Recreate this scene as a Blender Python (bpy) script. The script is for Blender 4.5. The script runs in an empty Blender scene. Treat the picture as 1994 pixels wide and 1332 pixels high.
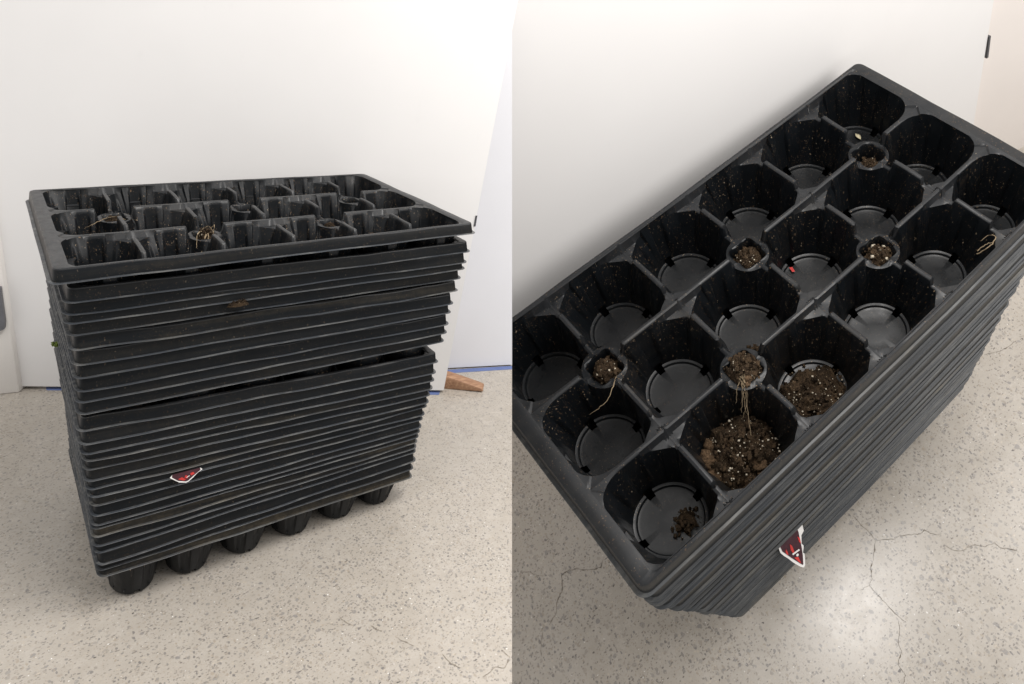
import bpy, bmesh, math, random
import numpy as np
from mathutils import Matrix, Vector, noise

sc = bpy.context.scene
COL = sc.collection
rad = math.radians

# ------------------------------------------------------------------ places
# Two corners of the same room stand in one view: the "door corner" (a stack of trays
# seen from the side) and, farther off and larger, the "crack corner" (a stack seen
# from above).  Each has its own frame, counted in cell pitches of its trays.
RA = np.array([[0.742889, -0.663774, 0.087053], [-0.085665, -0.223373, -0.970962], [0.663944, 0.713860, -0.222805]])
def rot(r):
    r = np.array(r, float); th = np.linalg.norm(r); k = r / th
    K = np.array([[0, -k[2], k[1]], [k[2], 0, -k[0]], [-k[1], k[0], 0]])
    return np.eye(3) + math.sin(th) * K + (1 - math.cos(th)) * K @ K
RA = rot((13.051007069871948, -4.4609825103976135, 4.468026871390842)); TA = np.array((-5.963696, 0.022482, 11.927990)); ASP_A = 1.56066
RB = rot((2.2748085216874085, -0.8568755727176305, 0.0011790002996910187)); TB = np.array((1.974182, 0.675340, 7.075978)); ASP_B = 0.917558
S_A, S_B = 0.055, 0.18
FZ, FK = -5.77155, -0.042526            # floor of the door corner: z = FZ + FK*u
FZB = -5.75                             # floor of the crack corner

lev = Matrix.Rotation(math.atan(FK), 4, 'Y')
M_A = Matrix.Scale(S_A, 4) @ lev @ Matrix.Translation((0, 0, -FZ))
def m4(r, t):
    m = Matrix.Identity(4)
    for i in range(3):
        for j in range(3): m[i][j] = float(r[i][j])
        m[i][3] = float(t[i])
    return m
CAM_TO_A = m4(RA.T, -RA.T @ TA)                       # camera axes (x right, y down, z ahead) to door-corner pitches
M_B = M_A @ CAM_TO_A @ Matrix.Scale(S_B / S_A, 4) @ m4(RB, TB)

# ------------------------------------------------------------------ camera
cam = bpy.data.cameras.new('camera'); cam_o = bpy.data.objects.new('camera', cam); COL.objects.link(cam_o)
cm = M_A @ CAM_TO_A @ Matrix.Diagonal((1, -1, -1, 1))
cam_o.matrix_world = Matrix.LocRotScale(cm.to_translation(), cm.to_quaternion(), None)
cam.sensor_width = 36; cam.lens = 1300 / 1994 * 36
cam.shift_x = (997 - 1150) / 1994; cam.shift_y = (400 - 666) / 1994
cam.clip_start = 0.02; cam.clip_end = 60
sc.camera = cam_o

# ------------------------------------------------------------------ light
w = bpy.data.worlds.new('World'); sc.world = w; w.use_nodes = True
bg = w.node_tree.nodes['Background']; bg.inputs['Color'].default_value = (1.0, 0.98, 0.96, 1); bg.inputs['Strength'].default_value = 0.82
sc.view_settings.view_transform = 'Standard'; sc.view_settings.look = 'None'
sc.view_settings.exposure = 0.0; sc.view_settings.gamma = 1.0
sc.render.engine = 'CYCLES'
def lamp(name, M, p, target, size, power, color, size_y=None):
    l = bpy.data.lights.new(name, 'AREA'); l.energy = power; l.color = color
    l.shape = 'RECTANGLE'; l.size = size; l.size_y = size_y or size
    o = bpy.data.objects.new(name, l); COL.objects.link(o)
    P = M @ Vector(p); T = M @ Vector(target)
    d = (T - P).normalized()
    o.matrix_world = Matrix.Translation(P) @ d.to_track_quat('-Z', 'Y').to_matrix().to_4x4()
    return o
lamp('ceiling_tube_lamp', M_B, (2.2, -0.75, 8.2), (0.6, -1.2, -5.7), 0.32, 22.0, (1.0, 0.97, 0.94), 0.85)
lamp('added_fill_light', M_B, (-2, 2, 10), (-1, 1.5, -5), 1.0, 6.0, (1.0, 0.97, 0.94), 1.0)  # added fill, no known lamp; brightens the low wall of this corner
lamp('added_fill_light', M_B, (8, -5, 6), (2, 2, -1), 1.2, 24.0, (1.0, 0.97, 0.94), 1.2)  # second added fill from the side, lifting wall and floor tone

# ------------------------------------------------------------------ helpers
def tag(o, label=None, cat=None, group=None, kind=None):
    if label: o['label'] = label
    if cat: o['category'] = cat
    if group: o['group'] = group
    if kind: o['kind'] = kind
    return o
def mesh(name, V, F, mats, fm=None, smooth=True, angle=38):
    me = bpy.data.meshes.new(name); me.from_pydata([tuple(map(float, v)) for v in V], [], F)
    for m in mats: me.materials.append(m)
    if fm is not None: me.polygons.foreach_set('material_index', fm)
    if smooth:
        me.polygons.foreach_set('use_smooth', [True] * len(me.polygons))
        me.set_sharp_from_angle(angle=rad(angle))
    me.update(); return me
def put(name, me, M, parent=None):
    o = bpy.data.objects.new(name, me); COL.objects.link(o)
    if parent is not None: o.parent = parent; o.matrix_local = M
    else: o.matrix_world = M
    return o
def empty(name, M):
    o = bpy.data.objects.new(name, None); COL.objects.link(o); o.empty_display_size = 0.01; o.matrix_world = M
    return o
I4 = Matrix.Identity(4)
def T(x, y, z): return Matrix.Translation((x, y, z))

# ------------------------------------------------------------------ materials
class NT:
    def __init__(s, name):
        s.m = bpy.data.materials.new(name); s.m.use_nodes = True; s.t = s.m.node_tree
        s.b = s.t.nodes['Principled BSDF']
    def n(s, typ, **kw):
        x = s.t.nodes.new(typ)
        for k, v in kw.items():
            if k in x.inputs.keys(): x.inputs[k].default_value = v
            else: setattr(x, k, v)
        return x
    def l(s, a, b): s.t.links.new(a, b)
    def ramp(s, fac, stops, interp='LINEAR'):
        r = s.n('ShaderNodeValToRGB'); r.color_ramp.interpolation = interp
        e = r.color_ramp.elements
        while len(e) < len(stops): e.new(0.5)
        for i, (p, c) in enumerate(stops):
            e[i].position = p; e[i].color = c if len(c) == 4 else (*c, 1)
        s.l(fac, r.inputs[0]); return r.outputs[0]
    def mix(s, fac, a, b, typ='MIX'):
        x = s.n('ShaderNodeMix', data_type='RGBA', blend_type=typ)
        for sock, v in ((x.inputs[0], fac), (x.inputs[6], a), (x.inputs[7], b)):
            if hasattr(v, 'is_output'): s.l(v, sock)
            elif isinstance(v, (int, float)): sock.default_value = v
            else: sock.default_value = v if len(v) == 4 else (*v, 1)
        return x.outputs[2]
    def math(s, op, a, b=None, c=None):
        x = s.n('ShaderNodeMath', operation=op)
        for i, v in enumerate((a, b, c)):
            if v is None: continue
            if hasattr(v, 'is_output'): s.l(v, x.inputs[i])
            else: x.inputs[i].default_value = v
        return x.outputs[0]
    def coord(s, scale=(1, 1, 1), loc=None, rotv=(0, 0, 0), rnd=False):
        tc = s.n('ShaderNodeTexCoord'); mp = s.n('ShaderNodeMapping'); s.l(tc.outputs['Object'], mp.inputs[0])
        mp.inputs['Scale'].default_value = scale; mp.inputs['Rotation'].default_value = rotv
        if rnd:
            oi = s.n('ShaderNodeObjectInfo'); cx = s.n('ShaderNodeCombineXYZ')
            k = s.math('MULTIPLY', oi.outputs['Random'], 37.0)
            s.l(k, cx.inputs[0]); s.l(k, cx.inputs[1]); s.l(cx.outputs[0], mp.inputs['Location'])
        return mp.outputs[0]
    def noise(s, v, scale, detail=3, rough=0.55, out='Fac'):
        x = s.n('ShaderNodeTexNoise', Scale=scale, Detail=detail, Roughness=rough); s.l(v, x.inputs['Vector']); return x.outputs[out]
    def bump(s, h, strength, dist=0.01):
        b = s.n('ShaderNodeBump', Strength=strength, Distance=dist); s.l(h, b.inputs['Height']); s.l(b.outputs[0], s.b.inputs['Normal'])
    def base(s, c):
        if hasattr(c, 'is_output'): s.l(c, s.b.inputs['Base Color'])
        else: s.b.inputs['Base Color'].default_value = (*c, 1)
    def rough(s, r):
        if hasattr(r, 'is_output'): s.l(r, s.b.inputs['Roughness'])
        else: s.b.inputs['Roughness'].default_value = r
    def spec(s, v): s.b.inputs['Specular IOR Level'].default_value = v

def plastic(name, base, dustcol, dust, rough0, fleck=0.0, wear=0.0, spec=0.32):
    k = NT(name)
    v = k.coord(rnd=True)
    vl = k.coord(scale=(0.16, 2.0, 3.2), rnd=True)
    oi = k.n('ShaderNodeObjectInfo')
    n1 = k.noise(vl, 2.4, 5, 0.65)
    n2 = k.noise(v, 9, 4, 0.7)
    d = k.math('MULTIPLY', k.ramp(n1, [(0.42, (0, 0, 0)), (0.72, (1, 1, 1))]), k.ramp(n2, [(0.3, (0.25,) * 3), (0.75, (1,) * 3)]))
    amt = k.math('MULTIPLY', d, k.math('MULTIPLY_ADD', k.math('POWER', oi.outputs['Random'], 4.0), dust * 2.6, dust * 0.4))
    c = k.mix(amt, base, dustcol)
    tone = k.noise(v, 1.7, 3)
    c = k.mix(k.ramp(tone, [(0.3, (0,) * 3), (0.7, (0.45,) * 3)]), c, tuple(x * 1.5 for x in base))
    if wear:
        wn = k.noise(k.coord(scale=(0.3, 2.0, 9), rnd=True), 4.5, 6, 0.75)
        c = k.mix(k.math('MULTIPLY', k.ramp(wn, [(0.48, (0,) * 3), (0.66, (1,) * 3)]), wear), c, (0.33, 0.32, 0.29))
    if fleck:
        for sc_, stretch, thr, seed in ((38, (1, 1, 0.5), 0.17, 0.0), (24, (0.6, 1.7, 0.8), 0.11, 3.0), (75, (1, 0.6, 1), 0.22, 7.0)):
            dv = k.coord(scale=stretch, rnd=True)
            wob = k.noise(dv, sc_ * 1.4, 2, 0.5, 'Color')
            mv = k.n('ShaderNodeVectorMath', operation='MULTIPLY_ADD'); k.l(wob, mv.inputs[0]); mv.inputs[1].default_value = (1.2 / sc_,) * 3; k.l(dv, mv.inputs[2])
            vo = k.n('ShaderNodeTexVoronoi', Scale=float(sc_)); k.l(mv.outputs[0], vo.inputs['Vector'])
            sep = k.n('ShaderNodeSeparateColor'); k.l(vo.outputs['Color'], sep.inputs[0])
            near = k.math('LESS_THAN', vo.outputs['Distance'], k.math('MULTIPLY', sep.outputs[1], thr * 1.6))
            cl = k.noise(dv, 2.1, 3, 0.6)
            pick = k.math('LESS_THAN', sep.outputs[0], k.math('MULTIPLY', k.ramp(cl, [(0.38, (0.05,) * 3), (0.72, (1,) * 3)]), 0.74))
            f = k.math('MULTIPLY', k.math('MULTIPLY', near, pick), fleck)
            c = k.mix(f, c, k.ramp(sep.outputs[2], [(0.0, (0.05, 0.03, 0.018)), (0.6, (0.15, 0.095, 0.055)), (1.0, (0.30, 0.24, 0.17))]))
    k.base(c)
    r = k.ramp(n2, [(0.2, (rough0 - 0.07,) * 3), (0.8, (rough0 + 0.13,) * 3)])
    k.rough(r); k.spec(spec)
    k.bump(k.noise(v, 9, 3), 0.04, 0.0006)
    return k.m
M_CELL = plastic('black_plastic_with_soil_flecks', (0.0042, 0.0052, 0.0064), (0.035, 0.03, 0.025), 0.12, 0.30, fleck=0.95, spec=0.24)
M_DISC = plastic('black_plastic_pot_floor', (0.0068, 0.0076, 0.0085), (0.025, 0.022, 0.019), 0.12, 0.27, fleck=0.3, spec=0.24)  # base lighter than the pot walls, standing in for reflected lamp light
M_RIM = plastic('black_plastic_rim', (0.0058, 0.0068, 0.008), (0.085, 0.070, 0.048), 0.42, 0.34, fleck=0.25, spec=0.10)
M_EDGE = plastic('dusty_sheen_edge', (0.0125, 0.0135, 0.0150), (0.05, 0.045, 0.038), 0.36, 0.34, fleck=0.45, spec=0.26)  # tops lightened in colour: dust plus reflected light from above
M_LIP = plastic('scuffed_sheen_lip', (0.030, 0.034, 0.040), (0.13, 0.11, 0.075), 0.45, 0.36, wear=0.28, spec=0.28)  # pale lip tone: scuffs and dust, with reflected light put into the colour
M_RIM_B = plastic('dusty_lit_plastic_rim', (0.0085, 0.0095, 0.0105), (0.10, 0.085, 0.062), 0.32, 0.34, fleck=0.15, wear=0.02, spec=0.34)  # M_RIM with more dust, lightened in colour for grazing lamp light
M_LIP_B = plastic('dusty_scuffed_lit_lip', (0.042, 0.046, 0.051), (0.17, 0.145, 0.10), 0.45, 0.36, wear=0.22, spec=0.4)  # lighter copy of M_LIP: dust, scuffs and lamp light in the colour
M_POT = plastic('black_plastic_pot_wall', (0.011, 0.0115, 0.012), (0.04, 0.036, 0.03), 0.3, 0.42, spec=0.15)

def paint(name, col, amp=0.03):
    k = NT(name); v = k.coord()
    n = k.noise(v, 0.5, 3); n2 = k.noise(v, 14, 4)
    c = k.mix(k.ramp(n, [(0.3, (0,) * 3), (0.7, (1,) * 3)]), tuple(x * (1 - amp) for x in col), col)
    sm = k.noise(k.coord(scale=(1, 1, 0.4)), 3.1, 6, 0.7)
    c = k.mix(k.ramp(sm, [(0.62, (0,) * 3), (0.8, (0.16,) * 3)]), c, tuple(x * 0.8 for x in col))
    k.base(c); k.rough(0.45); k.spec(0.35); k.bump(k.noise(v, 60, 2), 0.04, 0.0004); return k.m
M_DOOR_A = paint('white_door_paint_dimmed', (0.645, 0.633, 0.625))  # same door paint, darkened in colour to offset extra light here
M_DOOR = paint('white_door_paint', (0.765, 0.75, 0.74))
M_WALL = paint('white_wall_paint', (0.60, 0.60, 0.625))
M_JAMB = paint('cream_frame_paint', (0.70, 0.675, 0.645), 0.06)
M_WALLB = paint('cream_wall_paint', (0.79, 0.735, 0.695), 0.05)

def terrazzo(name, dark):
    k = NT(name); v = k.coord()
    big = k.noise(v, 0.55, 4, 0.6); mid = k.noise(v, 3.2, 5, 0.65); fine = k.noise(v, 45, 3, 0.7)
    c = k.mix(k.ramp(mid, [(0.3, (0,) * 3), (0.7, (1,) * 3)]), (0.40 * dark, 0.362 * dark, 0.312 * dark), (0.485 * dark, 0.446 * dark, 0.396 * dark))
    c = k.mix(k.ramp(big, [(0.35, (0,) * 3), (0.7, (0.5,) * 3)]), c, (0.44 * dark, 0.41 * dark, 0.37 * dark))
    c = k.mix(k.ramp(fine, [(0.35, (0,) * 3), (0.75, (0.35,) * 3)]), c, (0.33 * dark, 0.29 * dark, 0.24 * dark))
    def chips(sc_, thr, amount, stops, stretch, rotz, fade=1.0, wobble=0.9):
        nonlocal c
        cv = k.coord(scale=stretch, rotv=(0, 0, rotz))
        wob = k.noise(cv, sc_ * 1.1, 2, 0.5, 'Color')
        mv = k.n('ShaderNodeVectorMath', operation='MULTIPLY_ADD'); k.l(wob, mv.inputs[0]); mv.inputs[1].default_value = (wobble / sc_,) * 3; k.l(cv, mv.inputs[2])
        vo = k.n('ShaderNodeTexVoronoi', Scale=float(sc_)); vo.voronoi_dimensions = '2D'; k.l(mv.outputs[0], vo.inputs['Vector'])
        sep = k.n('ShaderNodeSeparateColor'); k.l(vo.outputs['Color'], sep.inputs[0])
        size = k.math('MULTIPLY_ADD', sep.outputs[1], thr * 0.75, thr * 0.4)
        edge = k.math('SUBTRACT', size, vo.outputs['Distance'])
        near = k.math('MULTIPLY', k.math('SMOOTH_MIN', k.math('MULTIPLY', k.math('MAXIMUM', edge, 0.0), 16.0), 1.0, 0.05), 1.0)
        clump = k.ramp(k.noise(v, 1.3, 3, 0.6), [(0.3, (0.55,) * 3), (0.7, (1.25,) * 3)])
        pick = k.math('LESS_THAN', sep.outputs[0], k.math('MULTIPLY', clump, amount))
        col = k.ramp(sep.outputs[2], stops)
        f = k.math('MULTIPLY', k.math('MULTIPLY', near, pick), fade)
        c = k.mix(f, c, col)
    D = dark
    chips(9.6, 0.31, 0.40, [(0, (0.24 * D, 0.225 * D, 0.215 * D)), (0.55, (0.31 * D, 0.29 * D, 0.265 * D)), (1, (0.37 * D, 0.325 * D, 0.275 * D))], (1, 1, 1), 0.3, 0.85, 0.8)
    chips(16, 0.36, 0.46, [(0, (0.17 * D, 0.16 * D, 0.155 * D)), (0.5, (0.28 * D, 0.26 * D, 0.235 * D)), (1, (0.36 * D, 0.31 * D, 0.25 * D))], (1.25, 0.8, 1), 1.1, 0.85, 0.8)
    chips(24, 0.38, 0.46, [(0, (0.16 * D, 0.145 * D, 0.135 * D)), (0.5, (0.28 * D, 0.25 * D, 0.22 * D)), (1, (0.52 * D, 0.46 * D, 0.38 * D))], (0.8, 1.3, 1), 2.0, 0.8)
    chips(9, 0.14, 0.22, [(0, (0.055, 0.05, 0.05)), (1, (0.13, 0.11, 0.10))], (0.7, 1.4, 1), 2.0, 0.9)
    chips(38, 0.36, 0.30, [(0, (0.18 * D, 0.155 * D, 0.13 * D)), (0.5, (0.52 * D, 0.45 * D, 0.36 * D)), (1, (0.30 * D, 0.26 * D, 0.22 * D))], (1, 1.2, 1), 0.6, 0.7)
    chips(13, 0.11, 0.12, [(0, (0.72, 0.70, 0.66)), (1, (0.85, 0.84, 0.82))], (1, 1, 1), 2.6, 1.0)
    k.base(c)
    k.rough(k.ramp(mid, [(0.3, (0.21,) * 3), (0.75, (0.31,) * 3)])); k.spec(0.6)
    k.bump(k.noise(v, 8, 4), 0.06, 0.0012)
    return k.m
M_FLOOR_A = terrazzo('polished_concrete_with_chips', 0.87)  # same floor in a darker colour, offsetting extra light on this corner
M_FLOOR_B = terrazzo('polished_concrete_with_fine_cracks', 1.02)

def plain(name, col, rough=0.6, spec=0.3, var=0.25, scale=6.0):
    k = NT(name); v = k.coord(); n = k.noise(v, scale, 4, 0.65)
    k.base(k.mix(k.ramp(n, [(0.3, (0,) * 3), (0.7, (1,) * 3)]), tuple(x * (1 - var) for x in col), tuple(min(1, x * (1 + var)) for x in col)))
    k.rough(rough); k.spec(spec); k.bump(k.noise(v, scale * 6, 3), 0.15, 0.0015); return k.m
M_CRACK = plain('dark_crack_line', (0.19, 0.165, 0.135), 0.9, 0.1)  # dark tone of the thin crack ribbons
M_TAPE = plain('blue_masking_tape', (0.11, 0.15, 0.31), 0.7, 0.2, 0.08, 3)
M_HINGE = plain('dark_hinge_metal', (0.055, 0.055, 0.06), 0.5, 0.5, 0.2)
M_PLATE = plain('grey_kick_metal', (0.10, 0.10, 0.11), 0.5, 0.5, 0.15)
M_PERLITE = plain('perlite', (0.42, 0.37, 0.29), 0.9, 0.1, 0.25, 30)
M_ROOT = plain('dry_root', (0.22, 0.168, 0.108), 0.9, 0.1, 0.3, 12)
M_LEAF = plain('dry_leaf', (0.55, 0.49, 0.33), 0.7, 0.2, 0.12, 12)
M_MOSS = plain('moss_green', (0.10, 0.13, 0.03), 0.9, 0.1, 0.4, 20)
M_WHITE = plain('label_white_border', (0.74, 0.72, 0.70), 0.6, 0.2, 0.05)
M_MAROON = plain('label_maroon_print', (0.045, 0.012, 0.018), 0.45, 0.3, 0.3, 14)
M_RED = plain('label_red_print', (0.50, 0.035, 0.03), 0.45, 0.3, 0.2, 9)
def soilmat():
    k = NT('potting_soil'); v = k.coord()
    n = k.noise(v, 40, 6, 0.8); n2 = k.noise(v, 7, 4, 0.65)
    c = k.ramp(n, [(0.32, (0.008, 0.0055, 0.0035)), (0.50, (0.034, 0.022, 0.013)), (0.62, (0.075, 0.049, 0.028)), (0.76, (0.20, 0.14, 0.08))])
    c = k.mix(k.ramp(n2, [(0.46, (0,) * 3), (0.70, (0.75,) * 3)]), c, (0.105, 0.068, 0.038))
    vo = k.n('ShaderNodeTexVoronoi', Scale=48.0); k.l(v, vo.inputs['Vector'])
    sep = k.n('ShaderNodeSeparateColor'); k.l(vo.outputs['Color'], sep.inputs[0])
    f = k.math('MULTIPLY', k.math('LESS_THAN', vo.outputs['Distance'], 0.22), k.math('LESS_THAN', sep.outputs[0], 0.16))
    c = k.mix(f, c, (0.36, 0.29, 0.19))
    k.base(c); k.rough(0.95); k.spec(0.15); k.bump(n, 0.9, 0.006); return k.m
M_SOIL = soilmat()
M_CLOD = plain('dry_tan_soil', (0.075, 0.048, 0.028), 0.95, 0.1, 0.85, 55)
def woodmat():
    k = NT('door_wedge_wood'); v = k.coord(scale=(1, 7, 5)); n = k.noise(v, 3.5, 5, 0.6)
    k.base(k.ramp(n, [(0.3, (0.19, 0.095, 0.05)), (0.55, (0.30, 0.165, 0.095)), (0.75, (0.40, 0.25, 0.15))])); k.rough(0.6); k.bump(n, 0.2, 0.001); return k.m
M_WOOD = woodmat()

# ------------------------------------------------------------------ tray shapes
D_POT = 0.80
SMALL = {(2, 1), (0, 1), (-2, 1), (1, -1), (-1, -1)}      # junctions that carry a small pocket (u, side)
def is_small(kq, vl): return (kq, 1 if vl > 0 else -1) in SMALL and abs(abs(vl) - 0.5) < 0.01
def sstep(a, b, x): t = min(1, max(0, (x - a) / (b - a))); return t * t * (3 - 2 * t)
def fin_h(kq, j, v):
    lo, hi = (-1.49, -0.5) if j == 0 else (-0.5, 0.5) if j == 1 else (0.5, 1.49)
    def end(vl):
        if abs(abs(vl) - 0.5) > 0.01: return 0.27, -0.125
        return (0.36, -0.20) if is_small(kq, vl) else (0.235, -0.125)
    gl, zl = end(lo); gh, zh = end(hi)
    z = -0.03
    z += (zl + 0.03) * (1 - sstep(lo + gl - 0.022, lo + gl, v))
    z += (zh + 0.03) * sstep(hi - gh, hi - gh + 0.022, v)
    return z + 0.006 * math.sin(9 * v + kq)
def wall_h(vl, u):
    z = -0.03 + 0.005 * math.sin(3.1 * u + 4 * vl)
    for kq in range(-2, 3):
        if is_small(kq, vl): z = min(z, -0.03 - 0.17 * (1 - sstep(0.225, 0.27, abs(u - kq))))
    return z
def ray_poly(P, tags, c, th):
    A = np.array(P); B = np.roll(A, -1, 0); d = np.array([math.cos(th), math.sin(th)])
    a = A - c; e = B - A
    den = d[0] * e[:, 1] - d[1] * e[:, 0]; den = np.where(np.abs(den) < 1e-12, 1e-12, den)
    t = (a[:, 0] * e[:, 1] - a[:, 1] * e[:, 0]) / den
    s = (a[:, 0] * d[1] - a[:, 1] * d[0]) / den
    ok = (t > 0) & (s >= -1e-7) & (s <= 1 + 1e-7)
    i = int(np.argmin(np.where(ok, t, 1e9))); return c + t[i] * d, tags[i]
def cell(i, j, N=200, depth=None, slots=True, lean=None):
    """One pot of the tray as a thin shell: verts, faces, material numbers (0 wall, 1 edge, 2 floor)."""
    u0 = -2.87 if i == 0 else -3.0 + i; u1 = 2.87 if i == 5 else -2.0 + i
    v0, v1 = ((-1.49, -0.5), (-0.5, 0.5), (0.5, 1.49))[j]
    c = np.array([(u0 + u1) / 2, (v0 + v1) / 2])
    corners = [(u0, v0, -1, -1), (u1, v0, 1, -1), (u1, v1, 1, 1), (u0, v1, -1, 1)]
    def kind(u, v):
        if abs(u) > 2.8: return ('rim', 0.28, 0.24) if abs(v) < 1.4 else ('rim', 0.17, 0.17)
        if abs(v) > 1.4: return ('ledge', 0.27, 0.17)
        return ('small', 0.30, 0.30) if is_small(round(u), v) else ('ledge', 0.27, 0.15)
    def box(ins, notch):
        P, tg = [], []
        for q, (u, v, su, sv) in enumerate(corners):
            k = kind(u, v); a, b = u - su * ins, v - sv * ins
            side = ('v', 'u', 'v', 'u')[q]
            if k[0] == 'small':
                m = []
                for t in range(9):
                    ph = t / 8 * math.pi / 2; cs, sn = math.cos(ph), math.sin(ph); h = notch / (cs ** 6 + sn ** 6) ** (1 / 6)
                    x, y = h * sn, h * cs
                    m.append((u - su * max(x, ins), v - sv * max(y, ins)))
                P += m if q in (0, 2) else m[::-1]; tg += ['n'] * 8 + [side]
            else: P.append((a, b)); tg.append(side)
        return P, tg
    def outline():
        P, tg = [], []
        iu = [0.02 if abs(u) > 2.8 else 0.030 for u in (u0, u1)]; iv = [0.010 if abs(v) > 1.4 else 0.030 for v in (v0, v1)]
        for q, (u, v, su, sv) in enumerate(corners):
            k = kind(u, v); a = u - su * iu[su > 0]; b = v - sv * iv[sv > 0]
            ends = ('v', 'u', 'v', 'u')[q]
            if k[0] == 'small':          # ledge ring around the pocket
                r = 0.236; x0 = abs(a - u); y0 = abs(b - v)
                t0_, t1_ = math.asin(y0 / r), math.pi / 2 - math.asin(x0 / r)
                pts = [(u - su * r * math.cos(t0_ + (t1_ - t0_) * t / 8), v - sv * r * math.sin(t0_ + (t1_ - t0_) * t / 8)) for t in range(9)]
            elif k[0] == 'ledge':        # low shelf where a divider meets the wall
                pts = [(a - su * k[1], b), (a - su * k[1] * 0.72, b - sv * k[2] * 0.10), (a - su * k[1] * 0.36, b - sv * k[2] * 0.52), (a - su * k[1] * 0.12, b - sv * k[2] * 0.78), (a, b - sv * k[2])]
            else:
                cx, cy = a - su * k[1], b - sv * k[2]
                pts = [(cx + su * k[1] * math.sin(t / 6 * math.pi / 2), cy + sv * k[2] * math.cos(t / 6 * math.pi / 2)) for t in range(7)]
            if q in (0, 2): pts = pts[::-1]      # walk round the pot anticlockwise
            if q in (0, 2): pts = pts
            n_ = len(pts)
            P += pts; tg += [k[0]] * (n_ - 1) + [ends]
        return P, tg
    B0, t0 = box(0.0, 0.168); B1, t1 = box(0.022, 0.178); B2, t2 = outline(); B15, t15 = box(0.048, 0.195)
    def ztop(p, tg):
        u, v = p
        if tg == 'n': return -0.20
        if tg == 'u':
            if abs(u) > 2.8: return -0.012
            kq = round(u)
            for vl in (v0, v1):
                if abs(v - vl) < 0.045 and not is_small(kq, vl): return -0.012 if abs(vl) > 1.4 else wall_h(vl, u)
            return fin_h(kq, j, v)
        if abs(v) > 1.4: return -0.012
        return wall_h(0.5 if v > 0 else -0.5, u)
    d = depth(c[0], c[1]) if depth else D_POT
    zb = -d
    V, F, FM = [], [], []
    ths = [2 * math.pi * s / N for s in range(N)]
    rb = 0.37
    wallS = (0.0, 0.06, 0.2, 0.4, 0.6, 0.8, 0.93, 1.0) if N > 60 else (0.0, 0.5, 1.0)
    discR = (0.352, 0.343, 0.328, 0.298, 0.12) if N > 60 else (0.3,)
    discZ = (0.030, 0.029, 0.006, 0.0, 0.004) if N > 60 else (0.0,)
    cols = []
    for th in ths:
        cs = np.array([math.cos(th), math.sin(th)])
        p0, g0 = ray_poly(B0, t0, c, th); p1, g1 = ray_poly(B1, t1, c, th); p2, g2 = ray_poly(B2, t2, c, th)
        z0 = ztop(p0, g0); z1 = ztop(p1, g1) - 0.004
        z2 = {'rim': -0.022, 'ledge': -0.132, 'small': -0.206}.get(g2)
        if z2 is None: z2 = ztop(p2, g2) - 0.014
        z2 = min(z2, z1 - 0.004)
        col = [(p0[0], p0[1], z0), (p1[0], p1[1], z1)]
        r2 = np.linalg.norm(p2 - c)
        if g2 == 'ledge':
            p15, _ = ray_poly(B15, t15, c, th); r15 = max(np.linalg.norm(p15 - c), r2 + 0.002)
            col.append((c[0] + cs[0] * r15, c[1] + cs[1] * r15, -0.127))
        else:
            q15 = p1 * 0.5 + p2 * 0.5; col.append((q15[0], q15[1], z1 * 0.6 + z2 * 0.4))
        fl = 0.019 * max(-1, min(1, 4 * math.cos(8 * th)))
        for s in wallS:
            r = r2 + (rb - r2) * (s ** 0.92) + fl * math.sin(math.pi * min(1, max(0, s))) * (1 if N > 60 else 0)
            z = z2 - (0.012 if 0 < s < 0.1 else 0) + (zb + 0.035 - z2) * s
            col.append((c[0] + cs[0] * r, c[1] + cs[1] * r, z))
        for r, z in zip(discR, discZ): col.append((c[0] + cs[0] * r, c[1] + cs[1] * r, zb + z))
        cols.append(col)
    R = len(cols[0])
    for col in cols: V += col
    V.append((c[0], c[1], zb + 0.004)); ctr = len(V) - 1
    nw = 3 + len(wallS)
    hole = set()
    if slots and N > 60:
        for q in range(4):
            s0 = int(round((q * 90) / 360 * N))
            for ds in (-4, -3, -2, -1, 0, 1, 2, 3): hole.add((s0 + ds) % N)
    for s in range(N):
        t = (s + 1) % N
        for r in range(R - 1):
            if s in hole and nw - 2 <= r <= nw + 2: continue
            F.append((s * R + r, t * R + r, t * R + r + 1, s * R + r + 1)[::-1])
            FM.append((1 if cols[s][r + 1][2] > -0.16 else 0) if r < 3 else 0 if r < nw + 1 else 2)
        F.append((s * R + R - 1, t * R + R - 1, ctr)[::-1]); FM.append(2)
    # little moulded nubs above the pot floor
    if slots and N > 60:
        for q in range(4):
            for dq in (-15, 15):
                th = rad(q * 90 + 45 + dq); rr = 0.392
                cx, cy, cz = c[0] + rr * math.cos(th), c[1] + rr * math.sin(th), zb + 0.11
                b = len(V); pts = [(0, 0, 0.02), (0.018, 0, 0), (0, 0.018, 0), (-0.018, 0, 0), (0, -0.018, 0), (0, 0, -0.02)]
                V += [(cx + x, cy + y, cz + z) for x, y, z in pts]
                for a in range(4):
                    F += [(b, b + 1 + a, b + 1 + (a + 1) % 4), (b + 5, b + 1 + (a + 1) % 4, b + 1 + a)]; FM += [1, 1]
    return V, F, FM
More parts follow.
